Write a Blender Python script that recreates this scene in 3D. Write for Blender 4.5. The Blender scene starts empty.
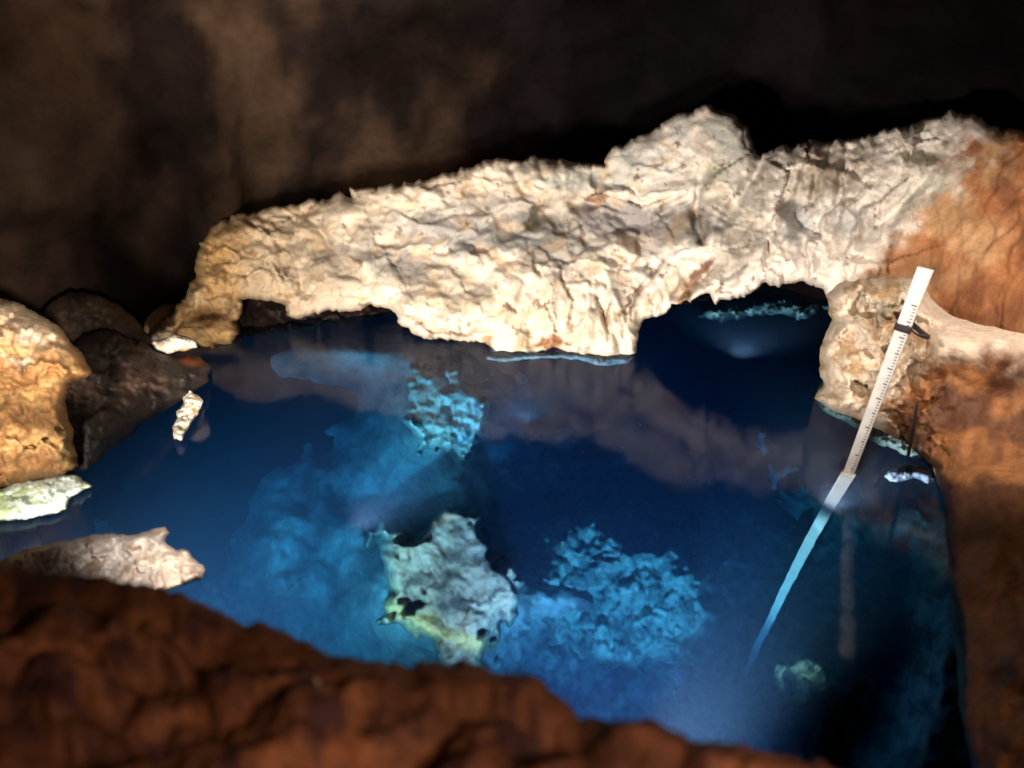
import bpy, math
import numpy as np

SC = bpy.context.scene
COL = SC.collection
rng = np.random.RandomState(7)

# ------------------------------------------------------------------ camera frame
PITCH = math.radians(22); FPX = 773.0; H = 2.5
FW = np.array([0, math.cos(PITCH), -math.sin(PITCH)])
UP = np.array([0, math.sin(PITCH), math.cos(PITCH)])
RT = np.array([1.0, 0, 0]); CAM = np.array([0, 0, H])

def ray(x, y):
    x = np.asarray(x, float)[..., None]; y = np.asarray(y, float)[..., None]
    return FW + (x - 512) / FPX * RT + (384 - y) / FPX * UP

def P(x, y, z):
    return CAM + np.asarray(z, float)[..., None] * ray(x, y)

def wz(x, y, h=0.0):
    """view depth at which the sight line through x, y reaches height h"""
    return (H - h) / (math.sin(PITCH) - (384 - np.asarray(y, float)) / FPX * math.cos(PITCH))

def wp(x, y, h=0.0):
    return P(x, y, wz(x, y, h))

def bedpoint(x, y, d):
    """world point at depth d under the water seen through the surface at x, y"""
    s = wp(np.asarray(x, float), np.asarray(y, float)); d = np.asarray(d, float); L = np.hypot(s[..., 0], s[..., 1])
    sin1 = L / np.hypot(L, H); sin2 = sin1 / 1.33
    k = d * sin2 / np.sqrt(1 - sin2 * sin2)
    return np.stack([s[..., 0] * (1 + k / L), s[..., 1] * (1 + k / L), -d + 0 * L], -1)

# ------------------------------------------------------------------ noise
PERM = rng.permutation(256); PERM = np.concatenate([PERM, PERM, PERM])
GR = rng.normal(size=(256, 3)); GR /= np.linalg.norm(GR, axis=1)[:, None]
JIT = rng.rand(256, 3)

def hsh(ix, iy, iz):
    return PERM[PERM[PERM[ix & 255] + (iy & 255)] + (iz & 255)]

def perlin(p):
    i = np.floor(p).astype(int); f = p - i
    u = f * f * f * (f * (f * 6 - 15) + 10)
    out = 0
    for dx in (0, 1):
        wx = u[:, 0] if dx else 1 - u[:, 0]
        for dy in (0, 1):
            wy = u[:, 1] if dy else 1 - u[:, 1]
            for dz in (0, 1):
                w_ = u[:, 2] if dz else 1 - u[:, 2]
                g = GR[hsh(i[:, 0] + dx, i[:, 1] + dy, i[:, 2] + dz)]
                d = f - np.array([dx, dy, dz])
                out = out + wx * wy * w_ * (g * d).sum(1)
    return out * 1.5

def fbm(p, o=5, g=0.5):
    s = 0; a = 1.0; q = p.copy()
    for k in range(o):
        s = s + a * perlin(q); q = q * 2.03 + 17.3; a *= g
    return s

def ridged(p, o=5, g=0.5):
    s = 0; a = 1.0; q = p.copy(); w = 1.0
    for k in range(o):
        n = (1 - np.abs(perlin(q))) ** 2
        s = s + a * n * w; w = np.clip(n * 1.6, 0, 1); q = q * 2.07 + 9.1; a *= g
    return s - 1.0

def worley(p):
    i = np.floor(p).astype(int)
    f1 = np.full(len(p), 9.0); f2 = np.full(len(p), 9.0); cid = np.zeros(len(p), int)
    for dx in (-1, 0, 1):
        for dy in (-1, 0, 1):
            for dz in (-1, 0, 1):
                h = hsh(i[:, 0] + dx, i[:, 1] + dy, i[:, 2] + dz)
                c = i + np.array([dx, dy, dz]) + JIT[h]
                d = np.sqrt(((p - c) ** 2).sum(1))
                m = d < f1
                f2 = np.where(m, f1, np.minimum(f2, d)); cid = np.where(m, h, cid); f1 = np.where(m, d, f1)
    return f1, f2, cid

def facets(p):
    """tilted plate per cell: broken-rock faces"""
    i = np.floor(p).astype(int)
    f1 = np.full(len(p), 9.0); best = np.zeros(len(p))
    for dx in (-1, 0, 1):
        for dy in (-1, 0, 1):
            for dz in (-1, 0, 1):
                h = hsh(i[:, 0] + dx, i[:, 1] + dy, i[:, 2] + dz)
                v = p - (i + np.array([dx, dy, dz]) + JIT[h])
                d = (v ** 2).sum(1); m = d < f1
                best = np.where(m, (v * GR[h]).sum(1) + 0.5 * JIT[h][:, 0], best); f1 = np.where(m, d, f1)
    return best

def p3(x, y, s, sx=1.0, sy=1.0, seed=0.0):
    return np.stack([x * sx / s + seed, y * sy / s + seed * 1.7, np.full(len(x), 3.3 + seed * 0.37)], 1)

def sstep(a, b, v):
    t = np.clip((v - a) / (b - a), 0, 1); return t * t * (3 - 2 * t)

def blob(x, y, cx, cy, rx, ry, rot=0.0):
    c, s = math.cos(rot), math.sin(rot)
    u = ((x - cx) * c + (y - cy) * s) / rx; v = (-(x - cx) * s + (y - cy) * c) / ry
    return u * u + v * v

def stroke(x, y, pts):
    d = np.full(len(x), 1e9)
    for (ax, ay), (bx, by) in zip(pts[:-1], pts[1:]):
        vx, vy = bx - ax, by - ay; L = vx * vx + vy * vy + 1e-9
        t = np.clip(((x - ax) * vx + (y - ay) * vy) / L, 0, 1)
        d = np.minimum(d, np.hypot(x - ax - t * vx, y - ay - t * vy))
    return d

# ------------------------------------------------------------------ tagging
def tag(o, label, cat, group=None):
    o['label'] = label; o['category'] = cat
    if group: o['group'] = group
    return o

def structure(o):
    o['kind'] = 'structure'; return o

def mesh_obj(name, V, Fc, mat, parent=None, smooth=True, tint=None, base=None):
    V = np.asarray(V, float)
    if base is None:
        base = np.array([V[:, 0].mean(), V[:, 1].mean(), V[:, 2].min()]) if parent is None else np.array(parent.location)
    me = bpy.data.meshes.new(name)
    me.from_pydata((V - base).tolist(), [], [list(map(int, f)) for f in Fc])
    me.update()
    if smooth: me.polygons.foreach_set('use_smooth', [True] * len(me.polygons))
    if tint is not None:
        a = me.attributes.new('tint', 'FLOAT_COLOR', 'POINT')
        a.data.foreach_set('color', np.concatenate([tint, np.ones((len(V), 1))], 1).astype('f').ravel())
    me.materials.append(mat)
    o = bpy.data.objects.new(name, me); COL.objects.link(o)
    o.location = base.tolist()
    if parent is not None:
        o.parent = parent; o.location = (0, 0, 0)
    return o

# ------------------------------------------------------------------ materials
def new_mat(name):
    m = bpy.data.materials.new(name); m.use_nodes = True
    nt = m.node_tree; nt.nodes.clear()
    out = nt.nodes.new('ShaderNodeOutputMaterial')
    return m, nt, out

def nd(nt, t, **kw):
    n = nt.nodes.new(t)
    for k, v in kw.items():
        if k in n.inputs: n.inputs[k].default_value = v
        else: setattr(n, k, v)
    return n

def rock_mat(name, use_tint=True, color=(0.4, 0.33, 0.25), rough=0.75, bump=0.5, scale=1.0, var=0.35, cracks=0.5, spec=0.25):
    m, nt, out = new_mat(name); L = nt.links.new
    b = nd(nt, 'ShaderNodeBsdfPrincipled', Roughness=rough)
    b.inputs['Specular IOR Level'].default_value = spec
    tc = nd(nt, 'ShaderNodeTexCoord')
    if use_tint:
        c = nd(nt, 'ShaderNodeAttribute'); c.attribute_name = 'tint'; csock = c.outputs['Color']
    else:
        c = nd(nt, 'ShaderNodeRGB'); c.outputs[0].default_value = (*color, 1); csock = c.outputs[0]
    def noise(s, d=8.0, r=0.6, dist=0.0):
        n = nd(nt, 'ShaderNodeTexNoise', Scale=s * scale, Detail=d, Roughness=r, Distortion=dist)
        L(tc.outputs['Object'], n.inputs['Vector']); return n.outputs[0]
    def ramp(sock, p0, v0, p1, v1):
        r = nd(nt, 'ShaderNodeMapRange'); r.inputs[1].default_value = p0; r.inputs[2].default_value = p1
        r.inputs[3].default_value = v0; r.inputs[4].default_value = v1; L(sock, r.inputs[0]); return r.outputs[0]
    def mul(a_, b_, op='MULTIPLY'):
        q = nd(nt, 'ShaderNodeMath', operation=op); L(a_, q.inputs[0])
        if isinstance(b_, (int, float)): q.inputs[1].default_value = b_
        else: L(b_, q.inputs[1])
        return q.outputs[0]
    n1 = noise(2.2, 10, 0.62, 0.4); n2 = noise(11, 6, 0.6); n3 = noise(45, 4, 0.6)
    v = mul(ramp(n1, 0.3, 1 - var, 0.7, 1 + var * 0.55), ramp(n2, 0.3, 1 - var * 0.5, 0.68, 1 + var * 0.3))
    v = mul(v, ramp(n3, 0.3, 0.88, 0.6, 1.06))
    # thin seams following warped cell borders
    vw = nd(nt, 'ShaderNodeTexNoise', Scale=3.0 * scale, Detail=4.0)
    L(tc.outputs['Object'], vw.inputs['Vector'])
    mx = nd(nt, 'ShaderNodeMix', data_type='RGBA', blend_type='LINEAR_LIGHT'); mx.inputs[0].default_value = 0.35
    L(tc.outputs['Object'], mx.inputs[6]); L(vw.outputs['Color'], mx.inputs[7])
    vo = nd(nt, 'ShaderNodeTexVoronoi', feature='DISTANCE_TO_EDGE', Scale=3.2 * scale)
    L(mx.outputs[2], vo.inputs['Vector'])
    seam = ramp(vo.outputs['Distance'], 0.0, 1.0, 0.025, 0.0)
    gate = ramp(n1, 0.46, 0.0, 0.56, 1.0)
    seam = mul(mul(seam, gate), cracks)
    inv = nd(nt, 'ShaderNodeMath', operation='SUBTRACT'); inv.inputs[0].default_value = 1.0; L(seam, inv.inputs[1])
    v = mul(v, inv.outputs[0])
    vm = nd(nt, 'ShaderNodeVectorMath', operation='SCALE'); L(csock, vm.inputs[0]); L(v, vm.inputs['Scale'])
    L(vm.outputs[0], b.inputs['Base Color'])
    hgt = mul(mul(n2, 0.6), mul(n3, 0.22), 'ADD')
    hgt = mul(hgt, mul(seam, -0.5), 'ADD')
    bp = nd(nt, 'ShaderNodeBump', Strength=bump, Distance=0.06); L(hgt, bp.inputs['Height'])
    L(bp.outputs[0], b.inputs['Normal'])
    L(b.outputs[0], out.inputs[0])
    return m

M_WALL = rock_mat('pale_limestone', rough=0.75, bump=0.3, scale=1.0, var=0.22, cracks=0.12)
M_ROCK = rock_mat('stained_limestone', rough=0.6, bump=0.4, scale=1.3, var=0.35, cracks=0.4)
M_NEAR = rock_mat('near_brown_rock', rough=0.75, bump=0.3, scale=2.2, var=0.45, cracks=0.0)
M_CEIL = rock_mat('shaded_cave_rock', rough=0.95, bump=0.0, scale=0.25, var=0.5, cracks=0.0, spec=0.0)
M_BED = rock_mat('lake_bed_rock', rough=0.9, bump=0.25, scale=1.3, var=0.4, cracks=0.1, spec=0.0)

def simple_mat(name, color, rough=0.5, noise_amt=0.15, nscale=30.0, metallic=0.0):
    m, nt, out = new_mat(name); L = nt.links.new
    b = nd(nt, 'ShaderNodeBsdfPrincipled', Roughness=rough, Metallic=metallic)
    tc = nd(nt, 'ShaderNodeTexCoord')
    n = nd(nt, 'ShaderNodeTexNoise', Scale=nscale, Detail=5.0); L(tc.outputs['Object'], n.inputs['Vector'])
    r = nd(nt, 'ShaderNodeMapRange'); r.inputs[1].default_value = 0.3; r.inputs[2].default_value = 0.7
    r.inputs[3].default_value = 1 - noise_amt; r.inputs[4].default_value = 1 + noise_amt; L(n.outputs[0], r.inputs[0])
    c = nd(nt, 'ShaderNodeRGB'); c.outputs[0].default_value = (*color, 1)
    vm = nd(nt, 'ShaderNodeVectorMath', operation='SCALE'); L(c.outputs[0], vm.inputs[0]); L(r.outputs[0], vm.inputs['Scale'])
    L(vm.outputs[0], b.inputs['Base Color']); L(b.outputs[0], out.inputs[0])
    return m

# ------------------------------------------------------------------ rocks from an outline
def jagged(poly, amp, seg=4.0, seed=0.0):
    pts = []
    n = len(poly)
    for k in range(n):
        a = np.array(poly[k], float); b = np.array(poly[(k + 1) % n], float)
        m = max(1, int(np.hypot(*(b - a)) / seg))
        for j in range(m): pts.append(a + (b - a) * j / m)
    pts = np.array(pts)
    nx = fbm(p3(pts[:, 0], pts[:, 1], 16.0, seed=seed + 5), 4, 0.65)
    ny = fbm(p3(pts[:, 0], pts[:, 1], 16.0, seed=seed + 31), 4, 0.65)
    fx = fbm(p3(pts[:, 0], pts[:, 1], 5.0, seed=seed + 15), 3, 0.6); fy = fbm(p3(pts[:, 0], pts[:, 1], 5.0, seed=seed + 45), 3, 0.6)
    return pts + amp * np.stack([nx, ny], 1) + 0.4 * amp * np.stack([fx, fy], 1)

def sdist(x, y, poly):
    """distance to the outline, positive inside, and the nearest outline point"""
    n = len(poly); best = np.full(len(x), 1e18); qx = np.zeros(len(x)); qy = np.zeros(len(x)); ins = np.zeros(len(x), bool)
    for k in range(n):
        ax, ay = poly[k]; bx, by = poly[(k + 1) % n]
        vx, vy = bx - ax, by - ay
        t = np.clip(((x - ax) * vx + (y - ay) * vy) / (vx * vx + vy * vy + 1e-12), 0, 1)
        px, py = ax + t * vx, ay + t * vy
        d = (x - px) ** 2 + (y - py) ** 2
        m = d < best; best = np.where(m, d, best); qx = np.where(m, px, qx); qy = np.where(m, py, qy)
        c = ((ay > y) != (by > y))
        if vy != 0:
            ins ^= c & (x < ax + (y - ay) * vx / vy)
    d = np.sqrt(best)
    return np.where(ins, d, -d), qx, qy

def outline_rock(name, poly, depth, relief, tint, mat, step=2.0, er=14.0, eR=0.25, thick=1.2, tr=60.0, jag=3.0, seed=0.0,
                 drop=None, lift=None, proj=None, parent=None, zmin=None):
    """solid rock: front surface at its own depth with relief, rounded rim, closed behind at its own thickness"""
    pl = jagged(poly, jag, max(step * 1.5, 3.0), seed)
    x0, y0 = pl.min(0) - step; x1, y1 = pl.max(0) + step
    nx = int((x1 - x0) / step) + 2; ny = int((y1 - y0) / step) + 2
    gx, gy = np.meshgrid(x0 + np.arange(nx) * step, y0 + np.arange(ny) * step)
    x = gx.ravel().copy(); y = gy.ravel().copy()
    sd, qx, qy = sdist(x, y, pl)
    out = sd < 0.25 * step
    keep = sd > -1.45 * step
    x[out] = qx[out]; y[out] = qy[out]; sd = np.where(out, 0.0, sd)
    idx = np.arange(nx * ny).reshape(ny, nx)
    q = np.stack([idx[:-1, :-1], idx[1:, :-1], idx[1:, 1:], idx[:-1, 1:]], -1).reshape(-1, 4)
    q = q[keep[q].all(1) & (~out[q]).any(1)]
    used = np.unique(q); remap = -np.ones(nx * ny, int); remap[used] = np.arange(len(used))
    q = remap[q]; x = x[used]; y = y[used]; sd = sd[used]; bd = out[used]
    t = 1 - np.clip(sd / er, 0, 1)
    rim = eR * (1 - np.sqrt(np.clip(1 - t * t, 0, 1)))
    inner = np.clip(sd / (er * 0.6), 0, 1)
    z = depth(x, y) + rim + relief(x, y, sd) * (0.25 + 0.75 * inner)
    proj = proj or P
    Vf = proj(x, y, z)
    if lift is not None: Vf[:, 2] += lift(x, y, sd)
    ib = np.where(~bd)[0]
    tb = np.clip(sd[ib] / tr, 0, 1); prof = np.sqrt(1 - (1 - tb) ** 2)
    bn = 0.25 * fbm(p3(x[ib], y[ib], 50.0, seed=seed + 77), 3)
    if drop is None:
        Vb = proj(x[ib], y[ib], depth(x[ib], y[ib]) + eR + ((thick(x[ib], y[ib]) if callable(thick) else thick) * (1 + bn)) * prof + 0.01)
    else:
        Vb = Vf[ib] + np.array(drop)[None] * (prof * (1 + bn))[:, None]
    if zmin is not None: Vb[:, 2] = np.maximum(Vb[:, 2], zmin + 0.25 * (x[ib] > 0) * np.abs(bn))
    bmap = np.arange(len(x)); bmap[ib] = len(x) + np.arange(len(ib))
    qb = bmap[q][:, ::-1]
    V = np.concatenate([Vf, Vb])
    T = tint(x, y); T = np.concatenate([T, T[ib]])
    return mesh_obj(name, V, np.concatenate([q, qb]), mat, tint=T, parent=parent)

def mixc(base, col, w):
    return base * (1 - w[:, None]) + np.array(col)[None] * w[:, None]

def warp(x, y, amp, s, seed):
    return x + amp * fbm(p3(x, y, s, seed=seed), 4, 0.6), y + amp * fbm(p3(x, y, s, seed=seed + 40), 4, 0.6)

# ================================================================== THE GREAT PALE WALL
wall_poly = [(142, 342), (150, 334), (162, 322), (178, 305), (190, 290), (197, 265), (199, 243), (212, 228), (235, 215), (270, 208), (300, 203),
    (318, 197), (350, 194), (353, 186), (368, 188), (400, 183), (430, 176), (455, 172), (475, 163), (497, 157), (520, 160), (540, 156),
    (560, 160), (585, 162), (603, 165), (612, 152), (635, 141), (652, 130), (668, 118), (690, 109), (706, 105), (722, 112), (735, 118),
    (748, 128), (755, 154), (770, 148), (800, 142), (830, 140), (860, 138), (880, 133), (905, 127), (925, 118), (950, 112), (975, 114),
    (985, 124), (1010, 130), (1090, 138), (1200, 120), (1330, 140), (1330, 370), (1090, 350), (990, 345), (930, 340), (880, 335), (840, 325), (828, 300), (820, 286), (802, 283), (777, 287),
    (762, 286), (746, 295), (715, 305), (709, 296), (702, 294), (690, 302), (674, 308), (665, 316), (645, 320), (638, 332), (636, 345), (631, 357),
    (612, 361), (600, 358), (575, 356), (560, 352), (540, 355), (517, 356), (491, 359), (488, 347), (479, 342), (457, 342), (435, 338), (414, 336),
    (400, 322), (395, 312), (371, 306), (362, 310), (336, 311), (295, 318), (287, 316), (284, 306), (267, 300), (242, 300), (239, 314),
    (232, 322), (239, 333), (243, 349), (235, 354), (222, 362), (205, 360), (190, 352), (165, 350), (148, 348)]

def wall_depth(x, y):
    zb = np.interp(x, [100, 200, 300, 420, 560, 640, 700, 760, 860, 930, 985, 1090], [7.3, 7.5, 7.7, 7.4, 7.22, 7.12, 6.65, 6.4, 6.3, 6.0, 5.5, 4.9])
    lean = np.interp(y, [100, 200, 300, 360], [0.95, 0.62, 0.15, 0.0])
    return zb + lean

def wall_relief(x, y, sd):
    wx, wy = warp(x, y, 14, 60, 3)
    r = 0
    # pillowy scallops on the left half, upright flutes on the right half
    right = sstep(610, 720, x + 0.5 * (y - 230)); lobe = sstep(265, 300, y) * sstep(450, 520, x) * (1 - sstep(650, 700, x))
    f1, f2, _ = worley(p3(wx, wy, 46.0, 1.0, 1.45, 2.0))
    f1b, _, _ = worley(p3(wx, wy, 21.0, 1.0, 1.35, 12.0))
    r = r + (1 - right) * (1 - 0.8 * lobe) * (0.36 * (f1 - 0.45) + 0.05 * (f1b - 0.4))
    # flutes: slanting ridges
    u = x + 0.42 * (y - 200)
    uu, vv = warp(u, y, 10, 50, 8)
    fl = ridged(p3(uu, vv, 55.0, 1.0, 0.33, 4.0), 4, 0.55)
    fl2 = ridged(p3(uu, vv, 21.0, 1.0, 0.28, 14.0), 3, 0.5)
    r = r - right * (0.12 * fl + 0.015 * fl2)
    # fan of thin ribs on the hanging lobe
    ang = np.arctan2(x - 585, np.maximum(y - 120, 1)) * 260; rad = y
    fan = ridged(p3(ang, rad, 26.0, 1.0, 0.22, 6.0), 4, 0.55)
    r = r - lobe * 0.10 * fan
    tw = 16 * fbm(p3(x, y, 55.0, 0.8, 1.0, 41.0), 4, 0.55)
    rough = sstep(-0.45, 0.35, fbm(p3(x, y, 90.0, seed=43.0), 3))
    saw = lambda v: 1 - np.mod(v, 1.0)
    def ledge(v, k=0.16):
        m = np.mod(v, 1.0); return np.where(m < 1 - k, m / (1 - k), (1 - m) / k)
    r = r + (1 - right) * (1 - 0.75 * lobe) * (0.10 * ledge((y + 0.18 * (x - 400) + 2.0 * tw) / 33.0) + 0.018 * ledge((y - 0.1 * x - 1.6 * tw) / 13.0)) * (0.3 + 0.7 * rough)
    r = r + right * (0.14 * ledge((x + 0.40 * (y - 200) + 1.8 * tw) / 42.0, 0.2) + 0.02 * ledge((x + 0.30 * (y - 200) - 1.5 * tw) / 15.0)) * (0.35 + 0.65 * rough)
    # broken plates and grain everywhere
    r = r + facets(p3(x * 0.7 + wx * 0.3, y * 0.7 + wy * 0.3, 62.0, 1.0, 1.0, 5.0)) * (0.07 + 0.13 * right) + 0.03 * facets(p3(x * 0.6 + wx * 0.4, y * 0.6 + wy * 0.4, 24.0, 1.0, 1.0, 25.0))
    r = r - 0.012 * ridged(p3(wx, wy, 34.0, seed=9.0), 4, 0.5) + 0.008 * fbm(p3(x, y, 9.0, seed=19.0), 3, 0.55)
    r = r - 0.10 * fbm(p3(x, y, 120.0, seed=29.0), 3)
    # the upper block standing back behind the grey band, and the band's overhang
    top = stroke(x, y, [(590, 190), (640, 196), (700, 186), (755, 165)])
    above = (y < np.interp(x, [590, 640, 700, 755], [186, 208, 186, 150])) & (x > 590) & (x < 760)
    r = r + 0.16 * above * sstep(0, 10, top)
    step_y = np.interp(x, [380, 450, 520, 570, 640, 690], [262, 240, 205, 198, 212, 205]) + 8 * fbm(p3(x, y, 30.0, seed=51.0), 3)
    r = r + 0.16 * sstep(-4, 5, y - step_y) * (1 - sstep(6, 60, y - step_y)) * sstep(370, 420, x) * (1 - sstep(690, 715, x))
    # deep cleft, hollows, dark creases
    for pts, w, d in (([(712, 264), (690, 284), (668, 306)], 9, 0.34), ([(578, 205), (605, 204), (618, 210)], 9, 0.22), ([(530, 222), (545, 212)], 7, 0.16),
                      ([(702, 186), (700, 214), (703, 242)], 5, 0.22), ([(756, 160), (745, 190), (722, 226)], 6, 0.16), ([(705, 168), (690, 196), (664, 212)], 5, 0.14),
                      ([(810, 165), (800, 195), (796, 235)], 6, 0.12), ([(835, 145), (820, 175), (815, 205)], 4, 0.12), ([(850, 150), (838, 190)], 4, 0.12),
                      ([(655, 268), (634, 300), (622, 336)], 3, 0.1), ([(602, 296), (610, 330), (618, 352)], 3.5, 0.12), ([(536, 340), (560, 334)], 11, 0.26),
                      ([(466, 336), (484, 334)], 7, 0.16), ([(398, 314), (430, 328), (470, 340)], 3, 0.12), ([(440, 176), (448, 200)], 5, 0.12),
                      ([(512, 160), (524, 190)], 5, 0.14), ([(540, 160), (545, 180)], 4, 0.1), ([(300, 205), (330, 245), (350, 262)], 5, 0.1),
                      ([(913, 152), (937, 152)], 7, 0.2), ([(925, 158), (921, 140)], 6, 0.14), ([(860, 235), (905, 205), (985, 130)], 6, 0.1)):
        r = r + d * np.exp(-(stroke(wx * 0.4 + x * 0.6, wy * 0.4 + y * 0.6, pts) / w) ** 2)
    calm = 1 - 0.45 * sstep(1.3, 0.6, blob(x, y, 685, 150, 85, 48)) - 0.75 * sstep(870, 960, x + 0.5 * (y - 200))
    r = r * calm * 0.76 + sstep(360, 260, x) * (0.07 * facets(p3(wx, wy, 27.0, seed=33.0)) - 0.04 * ridged(p3(wx, wy, 20.0, seed=35.0), 4, 0.6))
    # thin fissures fanning down the hanging lobe
    r = r + 0.05 * fissure(x, y)
    return r

def fissure(x, y):
    wx, wy = warp(x, y, 5, 18, 401)
    m = 0
    for pts in ([(560, 262), (572, 300), (570, 340)], [(590, 250), (598, 300), (612, 350)], [(625, 262), (606, 310), (618, 352)], [(650, 262), (628, 305), (612, 346)], [(546, 300), (556, 330)],
                [(668, 250), (640, 290), (630, 330)], [(530, 250), (540, 275)], [(700, 215), (704, 240)], [(500, 300), (520, 316)], [(578, 225), (583, 248)], [(408, 318), (440, 334), (470, 338)], [(712, 268), (686, 296), (660, 318)]):
        m = np.maximum(m, np.exp(-(stroke(wx, wy, pts) / 1.7) ** 2))
    return m * sstep(-0.35, 0.15, fbm(p3(x, y, 26.0, seed=405.0), 3))

def wall_tint(x, y):
    wx, wy = warp(x, y, 26, 45, 61); n = fbm(p3(x, y, 70.0, seed=63.0), 5, 0.6)
    fine = fbm(p3(x, y, 22.0, seed=66.0), 5, 0.65)
    T = np.tile(np.array([0.60, 0.51, 0.41]), (len(x), 1))
    T = mixc(T, (0.68, 0.61, 0.54), sstep(540, 680, wx) * 0.9)                    # whiter to the right
    T = mixc(T, (0.52, 0.39, 0.25), sstep(400, 260, wx) * 0.75)                     # tan to the left
    T = mixc(T, (0.46, 0.27, 0.095), sstep(300, 200, wx) * sstep(-0.35, 0.3, n) * 0.9)
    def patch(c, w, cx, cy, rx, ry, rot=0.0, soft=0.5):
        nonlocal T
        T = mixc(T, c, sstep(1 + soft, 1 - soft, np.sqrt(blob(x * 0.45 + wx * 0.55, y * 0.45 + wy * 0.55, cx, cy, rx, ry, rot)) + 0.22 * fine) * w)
    lob = np.exp(-blob(x, y, 560, 310, 110, 45)); T = mixc(T, (0.58, 0.44, 0.26), lob * sstep(-0.2, 0.4, n) * 0.55)
    patch((0.25, 0.245, 0.25), 0.8, 480, 236, 80, 18, 0.1); patch((0.24, 0.225, 0.21), 0.75, 395, 262, 62, 13, 0.15); patch((0.27, 0.26, 0.24), 0.75, 550, 243, 55, 24); patch((0.30, 0.28, 0.26), 0.6, 500, 210, 55, 14, 0.1); patch((0.33, 0.28, 0.22), 0.6, 450, 290, 50, 13, 0.2); patch((0.30, 0.25, 0.19), 0.6, 330, 262, 45, 9, 0.6)  # grey shadow patches painted into the tint
    patch((0.22, 0.20, 0.205), 0.85, 622, 224, 50, 14); patch((0.23, 0.21, 0.195), 0.9, 690, 225, 40, 22, -0.3); patch((0.29, 0.26, 0.22), 0.85, 738, 240, 20, 34, 0.4)  # shade below the overhang painted in as a grey band
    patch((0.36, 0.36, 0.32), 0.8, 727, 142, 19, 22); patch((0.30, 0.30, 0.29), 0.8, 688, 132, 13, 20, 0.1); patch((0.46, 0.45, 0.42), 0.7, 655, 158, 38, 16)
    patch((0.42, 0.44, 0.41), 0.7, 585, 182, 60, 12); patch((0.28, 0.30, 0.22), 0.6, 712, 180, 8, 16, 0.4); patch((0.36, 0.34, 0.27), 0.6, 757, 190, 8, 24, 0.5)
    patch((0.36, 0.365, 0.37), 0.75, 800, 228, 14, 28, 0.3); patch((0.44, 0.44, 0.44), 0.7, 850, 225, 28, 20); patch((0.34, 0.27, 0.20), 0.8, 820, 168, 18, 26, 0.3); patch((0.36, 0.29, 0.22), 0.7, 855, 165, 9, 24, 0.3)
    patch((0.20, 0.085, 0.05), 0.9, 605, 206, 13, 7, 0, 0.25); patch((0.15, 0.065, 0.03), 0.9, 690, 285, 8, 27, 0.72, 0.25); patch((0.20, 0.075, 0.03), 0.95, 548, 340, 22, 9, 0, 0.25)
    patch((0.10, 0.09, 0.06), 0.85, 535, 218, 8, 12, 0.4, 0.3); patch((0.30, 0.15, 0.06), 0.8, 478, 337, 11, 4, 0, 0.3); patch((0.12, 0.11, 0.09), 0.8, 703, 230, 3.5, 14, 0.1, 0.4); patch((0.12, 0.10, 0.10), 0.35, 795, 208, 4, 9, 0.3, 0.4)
    tw = 16 * fbm(p3(x, y, 55.0, 0.8, 1.0, 41.0), 4, 0.55)
    ph = np.mod((x + 0.40 * (y - 200) + 1.8 * tw) / 42.0 + 0.08, 1.0)
    T = mixc(T, (0.34, 0.28, 0.22), sstep(0.34, 0.2, ph) * sstep(0.0, 0.08, ph) * sstep(690, 760, x) * (1 - sstep(240, 275, y)) * sstep(-0.3, 0.3, fine) * 0.7)
    T = mixc(T, (0.46, 0.31, 0.17), sstep(0.2, 0.6, fine) * 0.5 * (1 - sstep(640, 800, x)))   # rusty flecks
    T = mixc(T, (0.24, 0.13, 0.06), sstep(0.3, 0.6, fbm(p3(x, y, 30.0, 0.8, 1.4, 93.0), 5, 0.6)) * 0.7 * sstep(380, 280, x))
    T = mixc(T, (0.16, 0.11, 0.07), sstep(0.62, 0.75, fbm(p3(x, y, 14.0, seed=91.0), 4, 0.6)) * 0.8)
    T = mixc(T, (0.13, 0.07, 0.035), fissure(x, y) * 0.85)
    patch((0.74, 0.66, 0.57), 0.9, 955, 133, 22, 16, 0, 0.3); patch((0.16, 0.12, 0.09), 0.9, 934, 163, 9, 4, 0, 0.3); patch((0.74, 0.70, 0.66), 0.9, 933, 145, 4, 13, 0.1, 0.3); patch((0.75, 0.68, 0.6), 0.9, 889, 143, 8, 4, 0, 0.3)
    T = mixc(T, (0.47, 0.45, 0.37), np.exp(-blob(wx, wy, 925, 185, 30, 18)) * 0.8)
    # rusty orange flowstone at the right end, its border slanting
    e = np.interp(y, [112, 180, 222, 262, 300], [985, 945, 916, 868, 860])
    ow = sstep(-22, 34, x + 30 * fbm(p3(x, y, 25.0, seed=71.0), 4, 0.6) - e)
    oc = mixc(mixc(np.tile(np.array([0.30, 0.118, 0.045]), (len(x), 1)), (0.42, 0.235, 0.115), sstep(-0.1, 0.6, n)), (0.14, 0.05, 0.022), sstep(-0.05, 0.5, fbm(p3(x, y, 60.0, seed=73.0), 4)) * 0.7)
    T = T * (1 - ow[:, None]) + oc * ow[:, None]
    T = mixc(T, (0.30, 0.21, 0.12), np.exp(-blob(wx, wy, 905, 275, 45, 22)) * 0.6)
    return np.clip(T, 0.02, 0.85)

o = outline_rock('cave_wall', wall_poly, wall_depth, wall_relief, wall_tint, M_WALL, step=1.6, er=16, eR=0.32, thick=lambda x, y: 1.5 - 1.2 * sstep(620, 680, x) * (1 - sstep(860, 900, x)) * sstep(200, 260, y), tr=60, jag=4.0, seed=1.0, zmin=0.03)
tag(o, 'great floodlit cream limestone wall arching low over the blue pool, rusty orange at one end', 'rock wall')

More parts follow.
